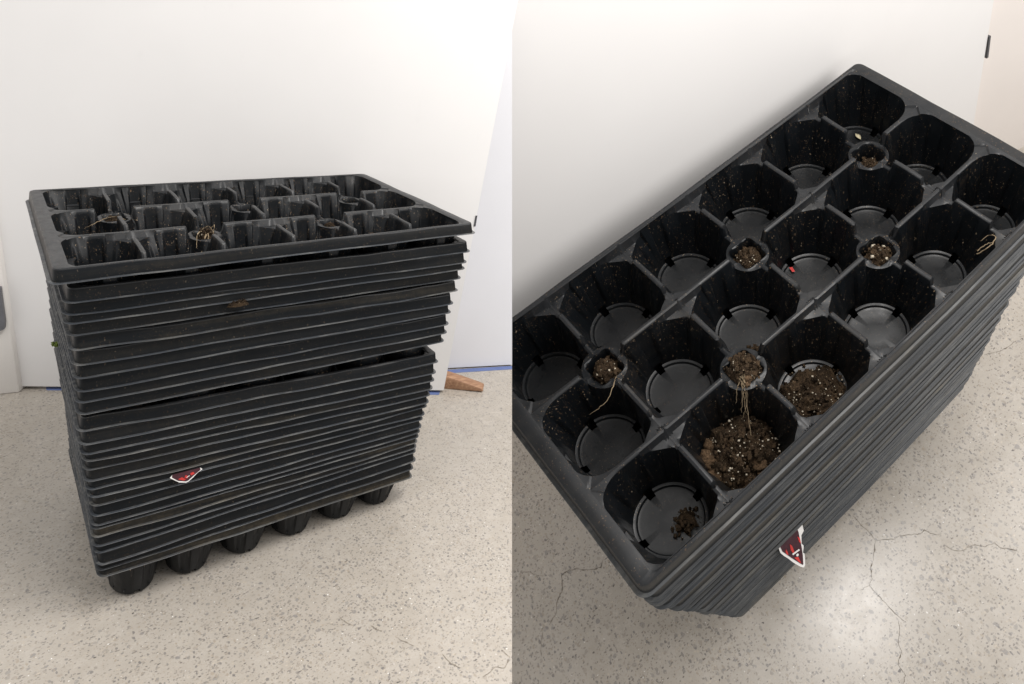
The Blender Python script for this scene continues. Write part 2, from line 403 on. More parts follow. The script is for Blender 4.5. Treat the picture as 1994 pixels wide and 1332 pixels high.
def pocket(kq, side, N=28):
    """Small square pocket where four pots meet."""
    c = (kq, 0.5 * side); V, F, FM = [], [], []
    prof = [(0.170, -0.199), (0.163, -0.204), (0.155, -0.222), (0.145, -0.32), (0.125, -0.55), (0.0, -0.55)]
    for s in range(N):
        th = 2 * math.pi * s / N; q = (math.cos(th) ** 6 + math.sin(th) ** 6) ** (1 / 6)
        for n_, (h, z) in enumerate(prof):
            r = h / q
            wv = 0.010 * math.cos(8 * th + 1.0 + kq) * (1 <= n_ <= 3) + 0.006 * math.sin(3 * th + kq) * (1 <= n_ <= 3)
            V.append((c[0] + math.cos(th) * (r + wv), c[1] + math.sin(th) * (r + wv), z))
    R = len(prof)
    for s in range(N):
        t = (s + 1) % N
        for r in range(R - 1):
            F.append((s * R + r, s * R + r + 1, t * R + r + 1, t * R + r)); FM.append(0)
    return V, F, FM
def rrect(hx, hy, r, nl=44, ns=22, nc=6):
    P = []
    def arc(cx, cy, a0):
        for s in range(nc + 1):
            t = a0 + math.pi / 2 * s / nc; P.append((cx + r * math.cos(t), cy + r * math.sin(t)))
    def line(a, b, n):
        for s in range(1, n): P.append((a[0] + (b[0] - a[0]) * s / n, a[1] + (b[1] - a[1]) * s / n))
    arc(hx - r, hy - r, 0); line((hx - r, hy), (-hx + r, hy), nl); arc(-hx + r, hy - r, math.pi / 2); line((-hx, hy - r), (-hx, -hy + r), ns)
    arc(-hx + r, -hy + r, math.pi); line((-hx + r, -hy), (hx - r, -hy), nl); arc(hx - r, -hy + r, 1.5 * math.pi); line((hx, -hy + r), (hx, hy - r), ns)
    return P
def rim(seed, wave=1.0):
    prof = [(2.852, 1.478, 0.05, -0.016), (2.88, 1.490, 0.06, -0.003), (2.992, 1.507, 0.075, 0.0), (3.014, 1.521, 0.085, -0.006), (3.020, 1.526, 0.09, -0.020),
            (3.030, 1.535, 0.095, -0.10), (3.038, 1.543, 0.10, -0.167), (3.041, 1.546, 0.10, -0.1705), (3.076, 1.569, 0.12, -0.174), (3.082, 1.573, 0.125, -0.178), (3.076, 1.569, 0.12, -0.182),
            (3.034, 1.539, 0.13, -0.182), (3.018, 1.524, 0.12, -0.10), (3.004, 1.51, 0.10, -0.02)]
    V, F, FM = [], [], []
    rng = random.Random(seed); ph = [rng.uniform(0, 40) for _ in range(4)]
    for n_, (hx, hy, r, z) in enumerate(prof):
        P = rrect(hx, hy, r); top = sstep(-0.12, -0.02, z)
        for (x, y) in P:
            wz = noise.noise(Vector((x * 1.1 + ph[0], y * 1.1 + ph[1], ph[2]))) * 0.016 + noise.noise(Vector((x * 2.6 + ph[1], y * 2.6, ph[3]))) * 0.010 * top
            wo = noise.noise(Vector((x * 0.8 + ph[2], y * 0.8 + ph[3], 3))) * 0.016 + noise.noise(Vector((x * 2.0, y * 2.0, ph[0]))) * 0.0015
            ex = 1 if abs(x) / 3 > abs(y) / 1.5 else 0
            V.append((x + (wo * wave * (1 if x > 0 else -1) if ex else 0), y + (0 if ex else wo * wave * (1 if y > 0 else -1)), z + wz * wave * (0.4 if n_ < 3 else 1)))
    n = len(V) // len(prof)
    for r in range(len(prof) - 1):
        m = 1 if r < 4 else 2 if 7 <= r <= 9 else 0
        for s in range(n):
            t = (s + 1) % n; F.append((r * n + s, (r + 1) * n + s, (r + 1) * n + t, r * n + t)); FM.append(m)
    return V, F, FM
WU = (0.0149, -0.0014, 0.009, -0.0796, 0.0633, -0.0025); WV = (-0.0299, -0.0158, 0.0625, 0.032, -0.0606, 0.0959)
def bent(V):
    """The soft trays of the crack corner have sagged a little out of square."""
    out = []
    for x, y, z in V:
        u, v = x / 3, y / 1.5; t = (1, u, v, u * u, u * v, v * v)
        out.append((x + sum(a * b for a, b in zip(WU, t)), y + sum(a * b for a, b in zip(WV, t)), z))
    return out
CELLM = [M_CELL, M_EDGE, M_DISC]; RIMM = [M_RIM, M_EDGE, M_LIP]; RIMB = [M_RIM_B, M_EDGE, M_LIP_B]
def join(parts):
    V, F, FM = [], [], []
    for v, f, m in parts:
        b = len(V); V += v; F += [tuple(i + b for i in q) for q in f]; FM += m
    return V, F, FM
LOWCELLS = [cell(i, j, 32) for i in range(6) for j in range(3)] + [pocket(k, s, 12) for k, s in SMALL]
def lower_mesh(seed, warp):
    rv, rf, rm = rim(seed, 0.45 if warp else (0.6, 0.9, 1.7, 0.7, 1.15, 2.1)[seed % 6])
    V, F, FM = join([(rv, rf, rm)] + [(v, f, [3 if q == 0 else 4 if q == 1 else 5 for q in m]) for v, f, m in LOWCELLS])
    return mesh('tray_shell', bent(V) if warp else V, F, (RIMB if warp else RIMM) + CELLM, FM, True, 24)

def full_tray(M, warp, label, group, depth=None, cellm=CELLM, seed=5, wave=1.0):
    root = empty('plant_tray', M); tag(root, label, 'plant tray', group)
    fix = bent if warp else (lambda v: v)
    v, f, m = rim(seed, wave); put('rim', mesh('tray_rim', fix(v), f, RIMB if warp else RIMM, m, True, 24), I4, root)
    for i in range(6):
        for j in range(3):
            v, f, m = cell(i, j, 200, depth); put('cell', mesh('tray_cell', fix(v), f, cellm, m), I4, root)
    for kq, s in sorted(SMALL):
        v, f, m = pocket(kq, s); put('pocket', mesh('tray_pocket', fix(v), f, CELLM, m), I4, root)
    return root

# ------------------------------------------------------------------ soil, roots, bits
def lump(rx, ry, h, seed, n=44, rings=18, rough=0.35, crumbs=60, spread=1.1):
    rng = random.Random(seed); V, F = [(0, 0, h * 0.9)], []
    for r in range(1, rings + 1):
        for s in range(n):
            t = 2 * math.pi * s / n; q = r / rings
            e = 1 + 0.25 * noise.noise(Vector((math.cos(t) * 1.5 + seed, math.sin(t) * 1.5, 0))) + 0.16 * noise.noise(Vector((math.cos(t) * 5 + seed, math.sin(t) * 5, 4)))
            x, y = rx * q * e * math.cos(t), ry * q * e * math.sin(t)
            z = h * (1 - q ** 3) + h * rough * q ** 0.3 * (noise.noise(Vector((x * 7 + seed, y * 7, 1))) + 0.8 * noise.noise(Vector((x * 19, y * 19 + seed, 2))) + 0.7 * noise.noise(Vector((x * 40, y * 40 + seed, 2))))
            if r == rings: z = -0.02
            V.append((x, y, z))
    for s in range(n):
        t = (s + 1) % n; F.append((0, 1 + s, 1 + t))
        for r in range(rings - 1): F.append((1 + r * n + s, 1 + (r + 1) * n + s, 1 + (r + 1) * n + t, 1 + r * n + t))
    for _ in range(crumbs):
        t = rng.uniform(0, 6.283); q = rng.uniform(0.2, spread); a = 0.006 + 0.032 * rng.random() ** 3
        x, y = rx * q * math.cos(t), ry * q * math.sin(t); z = max(0, h * (1 - q ** 3)) + a * 0.5 + h * rough * 0.3 * rng.random() * (q < 1)
        b = len(V); V += [(x + a * dx * rng.uniform(0.6, 1.25), y + a * dy * rng.uniform(0.6, 1.25), z + a * dz * rng.uniform(0.5, 1)) for dx, dy, dz in ((1, 0.1, 0), (-1, -0.1, 0), (0.1, 1, 0), (-0.1, -1, 0), (0, 0.1, 1), (0.1, 0, -1))]
        for p, q_ in ((0, 2), (2, 1), (1, 3), (3, 0)): F += [(b + 4, b + p, b + q_), (b + 5, b + q_, b + p)]
    return V, F
def blob(cx, cy, cz, r, seed, flat=0.75):
    bm = bmesh.new(); bmesh.ops.create_icosphere(bm, subdivisions=3, radius=1); V, F = [], []
    for v in bm.verts:
        p = v.co; q = 1 + 0.35 * noise.noise(p * 1.6 + Vector((seed, 0, 0))) + 0.28 * noise.noise(p * 4 + Vector((0, seed, 0))) + 0.2 * noise.noise(p * 9 + Vector((0, seed, 3)))
        V.append((cx + p.x * r * q, cy + p.y * r * q, cz + p.z * r * q * flat))
    for f in bm.faces: F.append(tuple(v.index for v in f.verts))
    bm.free(); return V, F
def beads(rx, ry, h, seed, count, size=(0.005, 0.019)):
    rng = random.Random(seed + 99); V, F = [], []
    for _ in range(count):
        t = rng.uniform(0, 6.283); q = math.sqrt(rng.random()) * 0.95; a = rng.uniform(*size) * rng.uniform(0.7, 1)
        x, y = rx * q * math.cos(t), ry * q * math.sin(t); z = h * (1 - q ** 3) + h * 0.12
        b = len(V); k = [rng.uniform(0.7, 1.25) for _ in range(6)]
        V += [(x + a * k[0], y, z), (x - a * k[1], y, z), (x, y + a * k[2], z), (x, y - a * k[3], z), (x, y, z + a * k[4]), (x, y, z - a * k[5])]
        for p, q_ in ((0, 2), (2, 1), (1, 3), (3, 0)): F += [(b + 4, b + p, b + q_), (b + 5, b + q_, b + p)]
    return V, F
def soil(name, M, rx, ry, h, seed, label, group, rough=0.35, crumbs=60, perl=18, cat='soil', psize=(0.005, 0.019), spread=1.1, rings=12, clods=()):
    V, F = lump(rx, ry, h, seed, 44, rings + 6, rough, crumbs * 3, spread); FM = [0] * len(F)
    for q, c in enumerate(clods):
        v, f = blob(*c, seed + q * 3.7); b = len(V); V += v; F += [tuple(i + b for i in x) for x in f]; FM += [1] * len(f)
    o = put(name, mesh('soil_lump', V, F, [M_SOIL, M_CLOD], FM, True, 75), M); tag(o, label, cat, group)
    if perl:
        V, F = beads(rx, ry, h, seed, perl, psize); p = put('perlite', mesh('perlite_beads', V, F, [M_PERLITE], None, True, 80), I4, o); p['kind'] = 'stuff'
    return o
def tube(P, r, n=5, taper=True):
    V, F = [], []
    P = [Vector(p) for p in P]
    for i, p in enumerate(P):
        d = (P[min(i + 1, len(P) - 1)] - P[max(i - 1, 0)]).normalized(); a = d.orthogonal().normalized(); b = d.cross(a)
        q = r * (1 - 0.6 * i / (len(P) - 1)) if taper else r
        for s in range(n): t = 6.2832 * s / n; V.append(p + (a * math.cos(t) + b * math.sin(t)) * q)
    for i in range(len(P) - 1):
        for s in range(n): t = (s + 1) % n; F.append((i * n + s, i * n + t, (i + 1) * n + t, (i + 1) * n + s))
    return V, F
def smooth_path(P, m=6, jit=0.0, seed=0):
    rng = random.Random(seed); P = [Vector(p) for p in P]; out = []
    for i in range(len(P) - 1):
        p0, p1, p2, p3 = P[max(i - 1, 0)], P[i], P[i + 1], P[min(i + 2, len(P) - 1)]
        for s in range(m):
            t = s / m
            out.append(0.5 * ((2 * p1) + (p2 - p0) * t + (2 * p0 - 5 * p1 + 4 * p2 - p3) * t * t + (3 * p1 - p0 - 3 * p2 + p3) * t ** 3) + Vector([rng.uniform(-jit, jit) for _ in range(3)]))
    out.append(P[-1]); return out
def root_tuft(name, M, strands, label, group=None):
    VV, FF = [], []
    for q, (P, r) in enumerate(strands):
        v, f = tube(smooth_path(P, 6, 0.006, q), r); b = len(VV); VV += v; FF += [tuple(i + b for i in x) for x in f]
    o = put(name, mesh('root_strands', VV, FF, [M_ROOT]), M); return tag(o, label, 'root', group)
def slab(P, back):
    """A flat outline with thickness: P counter-clockwise seen from the front, back = offset vector."""
    P = [Vector(p) for p in P]; n = len(P); V = P + [p + Vector(back) for p in P]
    return V, [tuple(range(n)), tuple(range(2 * n - 1, n - 1, -1))] + [(i, n + i, n + (i + 1) % n, (i + 1) % n) for i in range(n)]
def bevel(me, wdt, seg=2):
    bm = bmesh.new(); bm.from_mesh(me); bmesh.ops.bevel(bm, geom=bm.edges[:], offset=wdt, segments=seg, affect='EDGES', profile=0.5); bm.to_mesh(me); bm.free()
    me.polygons.foreach_set('use_smooth', [True] * len(me.polygons)); me.set_sharp_from_angle(angle=rad(50)); return me
def recalc(me):
    bm = bmesh.new(); bm.from_mesh(me); bmesh.ops.recalc_face_normals(bm, faces=bm.faces[:]); bm.to_mesh(me); bm.free(); return me
def crack(P, z0, zk, wd, M, parent, seed):
    rng = random.Random(seed); pts = []
    for i in range(len(P) - 1):
        a, b = Vector(P[i]), Vector(P[i + 1]); m = max(2, int((b - a).length / 0.035)); nrm = Vector((-(b - a).y, (b - a).x)).normalized()
        for s in range(m): pts.append(a + (b - a) * s / m + nrm * rng.uniform(-0.009, 0.009) * (s > 0))
    pts.append(Vector(P[-1])); V, F = [], []
    for i, p in enumerate(pts):
        d = (pts[min(i + 1, len(pts) - 1)] - pts[max(i - 1, 0)]).normalized(); nrm = Vector((-d.y, d.x))
        ww = wd * rng.uniform(0.25, 1.0) * (0.15 if i in (0, len(pts) - 1) else 1)
        if rng.random() < 0.07: ww = wd * 2.0
        for sg in (-1, 1): q = p + nrm * sg * ww; V.append((q.x, q.y, z0 + zk * q.x))
    for i in range(len(pts) - 1): F.append((2 * i, 2 * i + 2, 2 * i + 3, 2 * i + 1))
    return put('crack', mesh('floor_crack', V, F, [M_CRACK], None, False), I4, parent)

# ================================================================== DOOR CORNER (stack seen from the side)
fa = lambda u: FZ + FK * u
seam = [(8.6, 3.68), (0.178, -8.231)]
FP = [(-5.0, -5.0), (1.0, -7.07), (9.214, 4.546), (9.6, 5.09), (6.0, 8.0), (-5.0, 8.4)]
V, F = slab([(u, v, fa(u)) for u, v in FP], (0, 0, -0.25))
floor_a = put('floor', recalc(mesh('floor_sheet', V, F, [M_FLOOR_A], None, False)), M_A); tag(floor_a, kind='structure')
CL = [[[-0.009, -3.785], [0.011, -3.895], [0.061, -4.013], [0.121, -4.102]], [[0.314, -4.224], [0.367, -4.366], [0.409, -4.419]], [[0.535, -4.646], [0.602, -4.784], [0.685, -4.954]], [[0.959, -5.302], [0.968, -5.439], [0.989, -5.55], [1.068, -5.68]], [[1.23, -5.982], [1.374, -5.981], [1.483, -5.953], [1.584, -6.047], [1.758, -5.932], [1.728, -5.756]]]
for n_, P in enumerate(CL): crack(P, FZ + 0.004, FK, 0.006, M_A, floor_a, n_)

DN = Vector((0.4983, 0.867, 0)).normalized()
V, F = slab([(-3.396, 6.535, -5.537), (4.985, 1.718, -5.894), (6.063, 1.098, 3.525), (6.17, 1.035, 4.45), (-3.66, 6.69, 5.0)], DN * 0.33)
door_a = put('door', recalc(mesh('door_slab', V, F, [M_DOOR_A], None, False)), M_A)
tag(door_a, 'white flush door right behind the stack seen from the side, gap under it', 'door')
V, F = slab([(5.47, 1.42, -1.34), (5.515, 1.395, -1.34), (5.54, 1.38, -1.06), (5.50, 1.405, -1.06)], (0.03, 0.05, 0))
put('hinge', recalc(mesh('hinge_leaf', V, F, [M_HINGE], None, False)), M_A, None).parent = door_a
bpy.data.objects['hinge'].matrix_parent_inverse = I4; bpy.data.objects['hinge'].matrix_local = T(-0.03 * 0, 0, 0)
# frame on the hinge side
JN = Vector((0.214, 0.977, 0)).normalized()
V, F = slab([(-3.9, 6.50, -5.606), (-3.43, 6.40, -5.626), (-3.50, 6.44, -2.2), (-3.66, 6.52, 5.0), (-4.3, 6.66, 5.0), (-4.3, 6.60, -5.59)], DN * 0.9)
jamb = put('door_frame', bevel(recalc(mesh('frame_post', V, F, [M_JAMB], None, False)), 0.03), M_A)
tag(jamb, 'cream door frame post reaching the floor, dark metal plate on it', 'door frame')
V, F = slab([(-3.548, 6.30, -3.0), (-3.54, 6.30, -3.84), (-3.56, 6.305, -3.98), (-3.75, 6.35, -4.06), (-3.75, 6.35, -3.0)], (0.03, 0.12, 0))
o = put('metal_plate', recalc(mesh('strike_plate', V, F, [M_PLATE], None, False)), I4, jamb)
FN = Vector((0.3552, 0.9348, 0)).normalized()
V, F = slab([(3.0, 3.93, -5.80), (5.728, 2.898, -6.015 + 0.05), (7.557, 2.203, -6.093 + 0.05), (6.93, 2.44, 4.6), (3.0, 3.93, 4.6)], FN * 0.3)
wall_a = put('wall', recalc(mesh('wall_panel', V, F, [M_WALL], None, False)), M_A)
tag(wall_a, 'white wall set back beyond the free edge of the door, blue tape at its foot', 'wall')
up = 0.010
P = [(5.30, 3.02), (7.557, 2.203), (7.43, 2.03), (5.18, 2.85)]
V, F = slab([(x, y, fa(x) + up) for x, y in P], (0, 0, -0.008)); o = put('tape_strip', recalc(mesh('tape', V, F, [M_TAPE], None, False)), M_A)
tag(o, 'blue masking tape on the floor along the set-back white wall', 'tape')
P = [(-2.95, 6.42), (4.96, 1.86), (4.84, 1.70), (-2.95, 6.25)]
V, F = slab([(x, y, fa(x) + up) for x, y in P], (0, 0, -0.008)); o = put('tape_strip', recalc(mesh('tape', V, F, [M_TAPE], None, False)), M_A)
tag(o, 'blue masking tape mostly hidden in the gap under the white door', 'tape')
# wooden wedge
wx = Vector((5.115, 1.939, 0)); ax = (Vector((5.908, 1.241, 0)) - wx); nrm = Vector((0.62, 0.78, 0)) * 0.33
zz = fa(5.3) + 0.006
V = []
for sd in (0, 1):
    for t, z in ((-0.25, 0), (1.0, 0), (1.0, 0.07), (0.86, 0.13), (0.1, 0.36), (-0.25, 0.42)):
        p = wx + ax * t + nrm * sd; V.append((p.x, p.y, zz + z))
F = [tuple(range(6)), tuple(range(11, 5, -1))] + [(i, (i + 1) % 6, 6 + (i + 1) % 6, 6 + i) for i in range(6)]
o = put('door_wedge', bevel(recalc(mesh('wedge', V, F, [M_WOOD], None, False)), 0.018), M_A)
tag(o, 'brown wooden wedge pushed under the free edge of the white door', 'door wedge')

ORD = ['topmost', 'second', 'third', 'fourth', 'fifth', 'sixth', 'seventh', 'eighth', 'ninth', 'tenth', 'eleventh', 'twelfth', 'thirteenth', 'fourteenth', 'fifteenth', 'sixteenth', 'seventeenth', 'eighteenth', 'nineteenth', 'twentieth', 'twenty-first', 'twenty-second', 'twenty-third', 'twenty-fourth', 'twenty-fifth', 'twenty-sixth', 'twenty-seventh', 'twenty-eighth', 'lowest']
TL = [[0.0447, 0.0162, 0.0226, 0.9881, -0.008], [0.0423, 0.0513, -0.3275, 0.9789, -0.0223], [0.021, 0.0719, -0.5344, 0.9726, -0.0271], [0.0073, 0.0838, -0.6525, 0.9672, -0.0278], [-0.0149, 0.1035, -0.8502, 0.957, -0.0323], [-0.0278, 0.1264, -1.0786, 0.9485, -0.0384], [-0.058, 0.15, -1.3154, 0.9344, -0.044], [-0.0794, 0.1677, -1.4924, 0.926, -0.0388], [-0.0817, 0.1883, -1.6984, 0.9237, -0.0453], [-0.094, 0.2073, -1.8877, 0.9198, -0.0458], [-0.1178, 0.2247, -2.0625, 0.9119, -0.046], [-0.1463, 0.2593, -2.4083, 0.9025, -0.072], [-0.1651, 0.2789, -2.6041, 0.8945, -0.0745], [-0.1749, 0.296, -2.7747, 0.8903, -0.076], [-0.1853, 0.3116, -2.9312, 0.8862, -0.0873], [-0.1899, 0.3271, -3.0857, 0.8786, -0.0827], [-0.1993, 0.3408, -3.2232, 0.874, -0.0762], [-0.2127, 0.356, -3.3751, 0.8679, -0.0678], [-0.2288, 0.3674, -3.4891, 0.8606, -0.0774], [-0.2387, 0.3834, -3.649, 0.8531, -0.066], [-0.2472, 0.3967, -3.7819, 0.8495, -0.0621], [-0.2554, 0.4119, -3.934, 0.8458, -0.0509], [-0.2614, 0.4212, -4.0272, 0.8439, -0.0589], [-0.2675, 0.4342, -4.1575, 0.8419, -0.0528], [-0.2715, 0.4479, -4.2944, 0.8392, -0.0443], [-0.2758, 0.4608, -4.4229, 0.8366, -0.0392], [-0.2762, 0.4803, -4.6183, 0.836, -0.0379], [-0.2816, 0.4956, -4.7705, 0.8342, -0.0529], [-0.2887, 0.512, -4.9354, 0.8319, -0.0725]]
GA, GB = 'black trays stacked in front of the door', 'black trays in the stack seen from above'
VA = -2.4346
def tray_matrix_a(n_):
    cu, cv, z, w_, tl = TL[n_]
    if n_ == 0: return M_A @ T(0, 0, 0) @ Matrix.Rotation(0.008, 4, 'Y') @ Matrix.Diagonal((1, ASP_A, 1, 1))
    k = w_ * 6.12 / 6.164; rj = random.Random(n_ * 13)
    return M_A @ T(cu, VA + cv + 1.573 * ASP_A * k + rj.uniform(-0.018, 0.018), z) @ Matrix.Rotation(rj.uniform(-0.008, 0.008) * (n_ < 28), 4, 'X') @ Matrix.Rotation(rj.uniform(-0.006, 0.006), 4, 'Z') @ Matrix.Rotation(-tl, 4, 'Y') @ Matrix.Diagonal((k, ASP_A * k, 1, 1))
NOTE_A = {1: 'wide dark gap above it', 4: 'brown soil crumbs on its edge', 11: 'wide slanting gap above', 18: 'red label showing above it'}
full_tray(tray_matrix_a(0), False, 'topmost tray of the stack seen from the side, open cells with roots', GA, None, CELLM, 5)
vars_a = [lower_mesh(100 + q, False) for q in range(6)]
for n_ in range(1, 28):
    o = put('plant_tray', vars_a[(n_ * 5) % 6], tray_matrix_a(n_))
    extra = ', ' + NOTE_A[n_] if n_ in NOTE_A else ''
    tag(o, f'black tray {ORD[n_]} from top, stack seen from the side{extra}', 'plant tray', GA)
MB_ = tray_matrix_a(28)
def depth_a(u, v):
    p = M_A.inverted() @ MB_ @ Vector((u, v * 0.9, 0)); return (p.z - fa(p.x)) - 0.004
full_tray(MB_, False, 'lowest tray of the stack seen from the side, its pots standing on the floor', GA, depth_a, [M_POT, M_EDGE, M_POT], 61, 1.4)

def on_a(u, v, z): return tray_matrix_a(0) @ T(u, v, z) @ Matrix.Diagonal((1, 1 / ASP_A * 1.2, 1, 1))
GSA = 'soil left in the stack seen from the side'
soil('soil_plug', on_a(-1, -0.5, -0.30), 0.13, 0.15, 0.16, 3, 'soil and root plug spilling from a pocket of the side-seen top tray', GSA, 0.6, 70, 6)
soil('soil_plug', on_a(1, -0.5, -0.33), 0.12, 0.12, 0.10, 4, 'small dark soil plug in a pocket near the far short end', GSA, 0.5, 20, 0)
soil('soil_plug', on_a(-2, 0.5, -0.30), 0.12, 0.12, 0.10, 5, 'tan soil plug in the back pocket near the short end of the side-seen tray', GSA, 0.5, 20, 2)
soil('soil_clump', on_a(-1.5, -0.98, -0.80), 0.36, 0.36, 0.32, 6, 'soil clump on a pot floor in the front row of the side-seen tray', GSA, 0.4, 40, 20)
root_tuft('root', tray_matrix_a(0), [([(-1.0, -0.55, -0.16), (-1.06, -0.66, -0.22), (-1.15, -0.74, -0.42), (-1.22, -0.80, -0.6)], 0.012), ([(-0.98, -0.58, -0.15), (-1.02, -0.70, -0.3), (-1.08, -0.78, -0.5)], 0.010), ([(-1.03, -0.5, -0.14), (-1.14, -0.62, -0.12), (-1.2, -0.72, -0.3)], 0.008), ([(-0.92, -0.48, -0.14), (-0.88, -0.56, -0.03), (-0.95, -0.68, -0.12)], 0.007), ([(-1.05, -0.52, -0.1), (-0.98, -0.62, -0.02), (-0.9, -0.66, -0.2)], 0.006)],
          'tan roots hanging from a pocket in the side-seen top tray')
root_tuft('root', tray_matrix_a(0), [([(-2.12, 0.42, -0.17), (-2.2, 0.30, -0.15), (-2.35, 0.22, -0.18), (-2.45, 0.25, -0.25)], 0.006), ([(-2.1, 0.4, -0.16), (-2.0, 0.28, -0.1), (-1.9, 0.22, -0.14)], 0.006)], 'thin pale root lying over the second row of the side-seen tray')
def on_front(u, z, dy=0.0): return M_A @ T(u, VA - 0.1 * z + dy, z)
soil('soil_clump', M_A @ T(-0.96, -2.39, -0.835) @ Matrix.Diagonal((1, 0.5, 1, 1)), 0.13, 0.08, 0.035, 8, 'small brown soil crumb heap on a tray lip near the top of the front face', GSA, 0.5, 16, 0)
soil('moss_tuft', M_A @ T(-2.93, 0.50, -2.15) @ Matrix.Rotation(rad(-70), 4, 'Y'), 0.04, 0.07, 0.035, 9, 'tiny green moss tuft on the short end of the stack', None, 0.8, 14, 0, 'moss')
mo = bpy.data.objects['moss_tuft'].data; mo.materials.clear(); mo.materials.append(M_MOSS)
# torn plant label between two trays
def label_card(name, M, outline, inner, extras, label, n):
    n = Vector(n).normalized()
    V, F = slab(outline, -n * 0.006); o = put(name, recalc(mesh('label_card', V, F, [M_WHITE], None, False)), M); tag(o, label, 'plant label')
    V, F = slab([Vector(p) + n * 0.004 for p in inner], -n * 0.003); put('print_panel', recalc(mesh('label_print', V, F, [M_MAROON], None, False)), I4, o)
    for nm, P, mt, lift in extras:
        V, F = slab([Vector(p) + n * lift for p in P], -n * 0.002); put(nm, recalc(mesh(nm, V, F, [mt], None, False)), I4, o)
    return o
def lab_a(px, py): # along the lip line, drop below it, standing 0.07 off the face
    return px, py
def fl(P): return [(x, -2.235 + 0.12 * (z + 3.5), z) for x, z in P]
OUT = fl([(-1.90, -3.475), (-1.83, -3.545), (-1.79, -3.585), (-1.70, -3.622), (-1.665, -3.615), (-1.60, -3.57), (-1.545, -3.525), (-1.475, -3.49), (-1.50, -3.46), (-1.87, -3.44)])
INN = fl([(-1.875, -3.475), (-1.80, -3.556), (-1.70, -3.602), (-1.67, -3.597), (-1.605, -3.552), (-1.50, -3.488), (-1.505, -3.455), (-1.87, -3.435)])
EX = [('red_stripe', fl([(-1.80, -3.53), (-1.73, -3.575), (-1.70, -3.57), (-1.75, -3.515)]), M_RED, 0.007), ('red_stripe', fl([(-1.63, -3.53), (-1.58, -3.52), (-1.60, -3.485), (-1.64, -3.495)]), M_RED, 0.007), ('red_stripe', fl([(-1.72, -3.54), (-1.68, -3.56), (-1.67, -3.525), (-1.70, -3.50)]), M_RED, 0.007), ('white_bar', fl([(-1.69, -3.545), (-1.65, -3.53), (-1.652, -3.522), (-1.692, -3.537)]), M_WHITE, 0.009)]
label_card('plant_label', M_A @ T(0, 0.035, 0.02), OUT, INN, EX, 'torn red plant label poking out between trays, barely showing', (0, -1, 0.1))

# ================================================================== CRACK CORNER (stack seen from above)
V, F = slab([(-16, -9, FZB), (9.5, -9, FZB), (9.5, 6, FZB), (-16, 12, FZB)], (0, 0, -0.3))
floor_b = put('floor', recalc(mesh('floor_sheet', V, F, [M_FLOOR_B], None, False)), M_B); tag(floor_b, kind='structure')
CR = [[[0.051, -1.414], [0.043, -1.618], [0.052, -1.776], [0.029, -1.871], [-0.119, -1.956], [-0.204, -2.018], [-0.324, -2.062], [-0.42, -2.175], [-0.522, -2.206], [-0.527, -2.275], [-0.522, -2.401], [-0.525, -2.531], [-0.518, -2.701], [-0.499, -2.809]], [[0.029, -1.871], [0.151, -1.939], [0.25, -2.02], [0.354, -2.038], [0.467, -2.113], [0.606, -2.212], [0.694, -2.212], [0.723, -2.303], [0.797, -2.385]], [[0.747, -2.534], [0.782, -2.654], [0.884, -2.737], [0.962, -2.742], [1.072, -2.796], [1.149, -2.895], [1.293, -2.936], [1.298, -3.025], [1.398, -3.14], [1.442, -3.211]], [[-0.577, -2.747], [-0.664, -2.839], [-0.78, -2.906], [-0.827, -3.003], [-0.991, -3.071], [-1.017, -3.21], [-1.115, -3.251]], [[-0.514, -2.199], [-0.673, -2.159]], [[-4.693, 1.378], [-4.566, 1.303], [-4.483, 1.163], [-4.388, 1.081]], [[-3.456, 0.651], [-3.568, 0.571], [-3.71, 0.652], [-3.826, 0.735], [-3.888, 0.823], [-4.044, 0.888], [-4.16, 0.902], [-4.222, 0.795], [-4.259, 0.725], [-4.388, 0.663], [-4.479, 0.585], [-4.527, 0.516], [-4.629, 0.492], [-4.714, 0.455]], [[-4.846, 0.455], [-4.925, 0.373], [-5.004, 0.273], [-5.061, 0.18]], [[3.75, -1.089], [4.027, -1.238], [4.347, -1.282]]]
for n_, P in enumerate(CR): crack(P, FZB + 0.004, 0, 0.0045, M_B, floor_b, 20 + n_)
NB = Vector((0.07, 1, 0)).normalized(); CB = 1.919303
def on_nb(u, z, off=0.0): return (u, (CB + off - NB.x * u) / NB.y, z)
V, F = slab([on_nb(-2.66, FZB + 0.06), on_nb(6.81, FZB + 0.06), on_nb(6.12, -0.931), on_nb(5.27, 5), on_nb(-2.66, 5)], NB * 0.33)
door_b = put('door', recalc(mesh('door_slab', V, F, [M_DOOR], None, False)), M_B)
tag(door_b, 'white door behind the long edge of the stack seen from above', 'door')
V, F = slab([on_nb(6.24, -1.696, -0.02), on_nb(6.28, -1.696, -0.02), on_nb(6.38, -2.204, -0.02), on_nb(6.34, -2.204, -0.02)], NB * 0.05)
o = put('hinge', recalc(mesh('hinge_leaf', V, F, [M_HINGE], None, False)), I4, door_b)
WB = Vector(on_nb(5.6, 0, 0.36)); WD = Vector((1, -0.28, 0)).normalized(); WN = Vector((-WD.y, WD.x, 0))
def on_wb(t, z): p = WB + WD * t; return (p.x, p.y, z)
V, F = slab([on_wb(-0.6, FZB), on_wb(9, FZB), on_wb(9, 5), on_wb(-0.6, 5)], WN * 0.3)
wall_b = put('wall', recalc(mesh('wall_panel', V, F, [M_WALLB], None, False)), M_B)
V, F = slab([(-16, 4.6, FZB), (-0.5, 4.6, FZB), (-0.5, 4.6, 5), (-16, 4.6, 5)], (0, 0.3, 0)); put('wall_return', recalc(mesh('wall_return', V, F, [M_WALLB], None, False)), I4, wall_b)
tag(wall_b, 'cream wall past the hinged edge of the door, by the far corner of the trays', 'wall')

